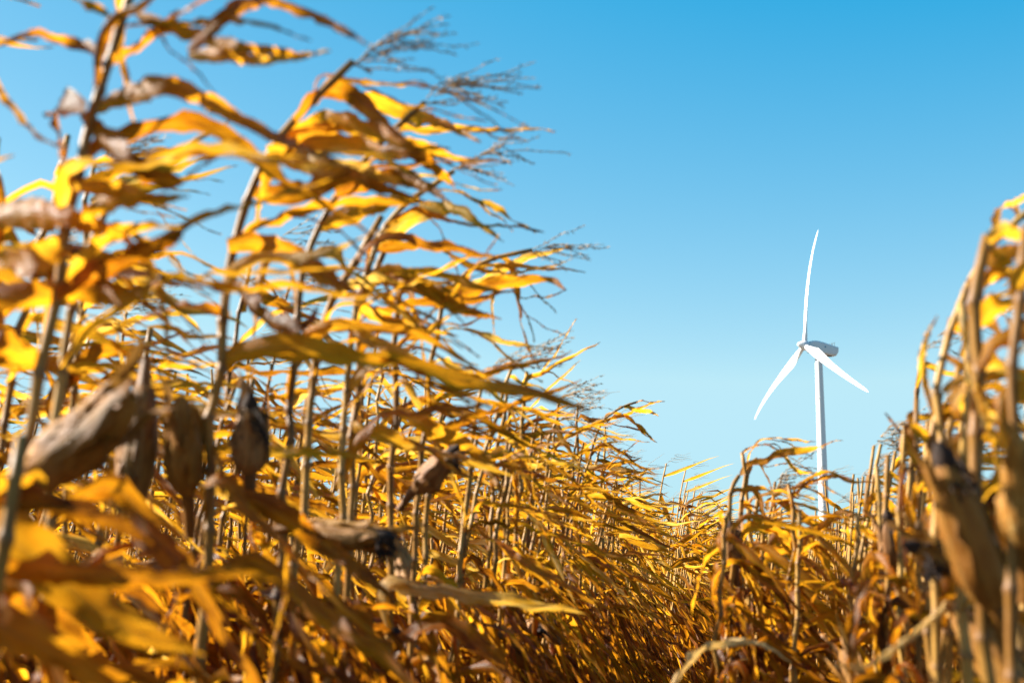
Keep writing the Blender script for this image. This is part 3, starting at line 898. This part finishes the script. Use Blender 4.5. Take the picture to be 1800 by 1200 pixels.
# two plants left of the picture edge whose broad leaves hang into its lower left corner
corn(-0.95, 1.43, 71, 0, H=1.42, lean=0.05, tassel=False, ears=[], first_leaf=0.9, leaves=False, r0=0.012, group='corn plants of the front row on the left',
     label='corn plant off the lower left corner with two broad golden leaves reaching in',
     hero_leaves=[(px_path([(-322, 880, 1.43), (-120, 890, 1.45), (20, 950, 1.47), (120, 1030, 1.49), (220, 1105, 1.5), (360, 1150, 1.52)], 1.4), 0.092, dict(roll0=1.05, curl=0.5, r=0.5, ragged=0.5, ripple=0.7, rollv=0.2, seed=4)),
                  (px_path([(-322, 1010, 1.43), (-60, 1080, 1.4), (60, 1130, 1.4), (150, 1180, 1.42), (260, 1270, 1.44)], 1.4), 0.08, dict(roll0=1.05, curl=0.6, r=0.45, ragged=0.5, ripple=0.7, rollv=0.2, seed=5))])
corn(-0.84, 1.42, 72, 0, H=1.40, lean=0.05, tassel=False, ears=[], first_leaf=0.9, leaves=False, r0=0.012, group='corn plants of the front row on the left',
     label='corn plant at the left edge with a dark broad leaf under the big leaning ear',
     hero_leaves=[(px_path([(-120, 850, 1.42), (60, 885, 1.45), (170, 905, 1.47), (280, 965, 1.5)], 1.45), 0.05, dict(roll0=1.0, curl=0.6, r=0.05)),
                  (px_path([(-100, 1000, 1.42), (120, 1010, 1.46), (300, 1020, 1.5), (430, 1010, 1.5), (520, 1030, 1.5)], 1.45), 0.05, dict(roll0=0.8, curl=0.8, r=0.3)),
                  (px_path([(-100, 760, 1.4), (-20, 850, 1.42), (20, 860, 1.44), (60, 835, 1.44), (90, 870, 1.46)], 1.45), 0.045, dict(roll0=0.8, curl=0.8, r=0.6))])


# ---- the other plants of the rows
ROWS = {}
for w_, y_, o_ in ROWS_SEED:
    ROWS.setdefault(w_, []).append((y_, o_, False, True))
TENS = ['', '', 'twentieth', 'thirtieth', 'fortieth', 'fiftieth', 'sixtieth', 'seventieth']
TENW = ['', '', 'twenty', 'thirty', 'forty', 'fifty', 'sixty', 'seventy']


def ordinal(n):
    if n <= 20:
        return ORD[n]
    return TENS[n // 10] if n % 10 == 0 else TENW[n // 10] + '-' + ORD[n % 10]


def label_rows():
    for where, rec in ROWS.items():
        for n, (y, o, has_t, near) in enumerate(sorted(rec, key=lambda q: q[0]), 1):
            if o.get('label'):
                continue
            o['label'] = (('tasselled' if has_t else 'bare topped') + f' corn plant, {ordinal(n)} from the near end of the {where}') if near else f'small golden dry corn plant toward the far end of the {where}'


def row(x, ys, key, where, group, near_far, Hm, seed0, **kw):
    rng = np.random.default_rng(seed0)
    n = 0
    for y in ys:
        n += 1
        yy = y + rng.normal(0, 0.03)
        xx = x + rng.normal(0, 0.035)
        lod = (0 if yy < 3.2 and x > 0 else 1) if yy < near_far else 2
        has_t = rng.random() < kw.get('p_tassel', 0.75)
        H = Hm * rng.normal(1, 0.045) * (1 if has_t else rng.uniform(0.84, 0.98))
        k2 = {k: v for k, v in kw.items() if k not in ('p_tassel', 'lean')}
        o = corn(xx, yy, int(seed0 * 1000 + n), lod, H=H, lean=kw.get('lean', 0.14) * rng.uniform(0.3, 1.7), tassel=has_t, r0=rng.uniform(0.0095, 0.012), group=group, **k2)
        ROWS.setdefault(where, []).append((yy, o, has_t, yy < near_far))


LEFT = dict(tassel_size=0.9, node_gap=0.08, leaf_wide=0.82, leaf_scale=0.95, bare=0.6, first_leaf=1.2, lean=0.13, p_tassel=0.45)
row(-0.93, np.arange(3.7, 10.4, 0.16), 'l1', 'left front row', 'corn plants of the front row on the left', 6.0, 1.87, 101, **{**LEFT, 'leaf_scale': 0.82, 'lean': 0.1})
row(-1.52, np.arange(1.75, 10.2, 0.18), 'l2', 'second left row', 'corn plants of the second row on the left', 5.2, 2.06, 102, thick=1, **{**LEFT, 'leaf_wide': 1.05})
row(-2.18, np.arange(2.0, 10.0, 0.20), 'l3', 'third left row', 'corn plants of the third row on the left', 4.6, 2.08, 103, thick=2, **{**LEFT, 'leaf_wide': 1.05})
row(-2.84, np.arange(4.6, 8.8, 0.28), 'l4', 'fourth left row', 'corn plants of the fourth row on the left', 4.4, 2.06, 104, **LEFT)
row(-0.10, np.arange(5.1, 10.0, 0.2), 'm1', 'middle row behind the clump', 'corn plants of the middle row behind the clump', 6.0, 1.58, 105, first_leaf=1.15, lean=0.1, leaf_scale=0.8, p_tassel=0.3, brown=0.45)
R1 = dict(first_leaf=1.2, lean=0.08, straw=0.85, kinked=True)
row(0.36, np.arange(2.05, 3.3, 0.085), 'r0', 'right front row', 'corn plants of the row on the right', 6.2, 1.62, 108, droop=0.12, bare=0.5, leaf_scale=0.5, leaf_wide=0.7, p_tassel=0.0, **R1)
row(0.34, np.r_[np.arange(3.35, 4.8, 0.11), np.arange(4.8, 10.4, 0.17)], 'r1', 'right front row', 'corn plants of the row on the right', 6.2, 1.64, 106, leaf_scale=0.75, leaf_wide=0.8, droop=0.6, bare=0.2, p_tassel=0.5, **R1)
row(1.0, np.arange(3.4, 9.5, 0.2), 'r2', 'second right row', 'corn plants of the second row on the right', 5.0, 1.72, 107, first_leaf=1.2, lean=0.12, leaf_scale=0.8, p_tassel=0.4, straw=0.7)

label_rows()

# ---- everything beyond: the field as one mass
protos = []
for k in range(8):
    col = dict(stalk=Geo(), leaf=Geo(), tassel=Geo())
    corn(0, 0, 900 + k, 3, H=[1.95, 2.02, 1.86, 1.98, 1.8, 2.05, 1.9, 1.75][k], lean=0.12 + 0.02 * k, tassel=(k % 4 != 3), collect=col)
    protos.append({q: (col[q].arrays() if col[q].v else None) for q in col})
rng = np.random.default_rng(77)
spots = []
for x in np.arange(-32 * 0.66 - 0.86, 9.0, 0.66):
    y0 = 10.4 if -3.1 < x < 1.2 else max(1.5, min(10.4, (abs(x) - 0.8) * (1.2 if x < 0 else 4.0)))
    y1 = 34 if abs(x) < 6 else 26
    for y in np.arange(y0, y1, 0.22 if y0 < 5 else 0.26):
        spots.append((x + rng.normal(0, 0.04), y + rng.normal(0, 0.05)))
field = None
bufs = {q: [[], [], [], 0] for q in ('stalk', 'leaf', 'tassel')}
for (x, y) in spots:
    pr = protos[int(rng.integers(0, 8))]
    a = rng.normal(0, 0.3)
    sc_ = rng.normal(1.0, 0.05) * (0.86 if x > -0.4 else 1.0)
    ca, sa = cos(a) * sc_, sin(a) * sc_
    Rm = np.array([[ca, sa, 0], [-sa, ca, 0], [0, 0, sc_]])
    dr = rng.normal(0, 0.1)
    for q, b in bufs.items():
        if pr[q] is None:
            continue
        V, Fc, A = pr[q]
        b[0].append(V @ Rm + np.array([x, y, 0]))
        b[1].append(Fc + b[3])
        A2 = A.copy()
        if q == 'leaf':
            A2[:, 2] = np.clip(A2[:, 2] + dr, 0, 1)
        b[2].append(A2)
        b[3] += len(V)
allV, allF, allA, mi, off = [], [], [], [], 0
for k, q in enumerate(('stalk', 'leaf', 'tassel')):
    V, Fc, A = np.concatenate(bufs[q][0]), np.concatenate(bufs[q][1]), np.concatenate(bufs[q][2])
    allV.append(V)
    allF.append(Fc + off)
    allA.append(A)
    mi.append(np.full(len(Fc), k, np.int32))
    off += len(V)
mi = np.concatenate(mi)
field = link_mesh('corn_field', np.concatenate(allV), np.concatenate(allF), np.concatenate(allA), M['stalk'])
field.data.materials.append(M['leaf'])
field.data.materials.append(M['tassel'])
if len(field.data.polygons) == len(mi):
    field.data.polygons.foreach_set('material_index', mi)
tag(field, 'mass of dry golden corn filling the field beyond the near rows', 'corn field', kind='stuff')
print('plants', COUNT[0], 'field plants', len(spots), 'faces', len(mi), len(field.data.polygons), 'objects', len(bpy.data.objects))
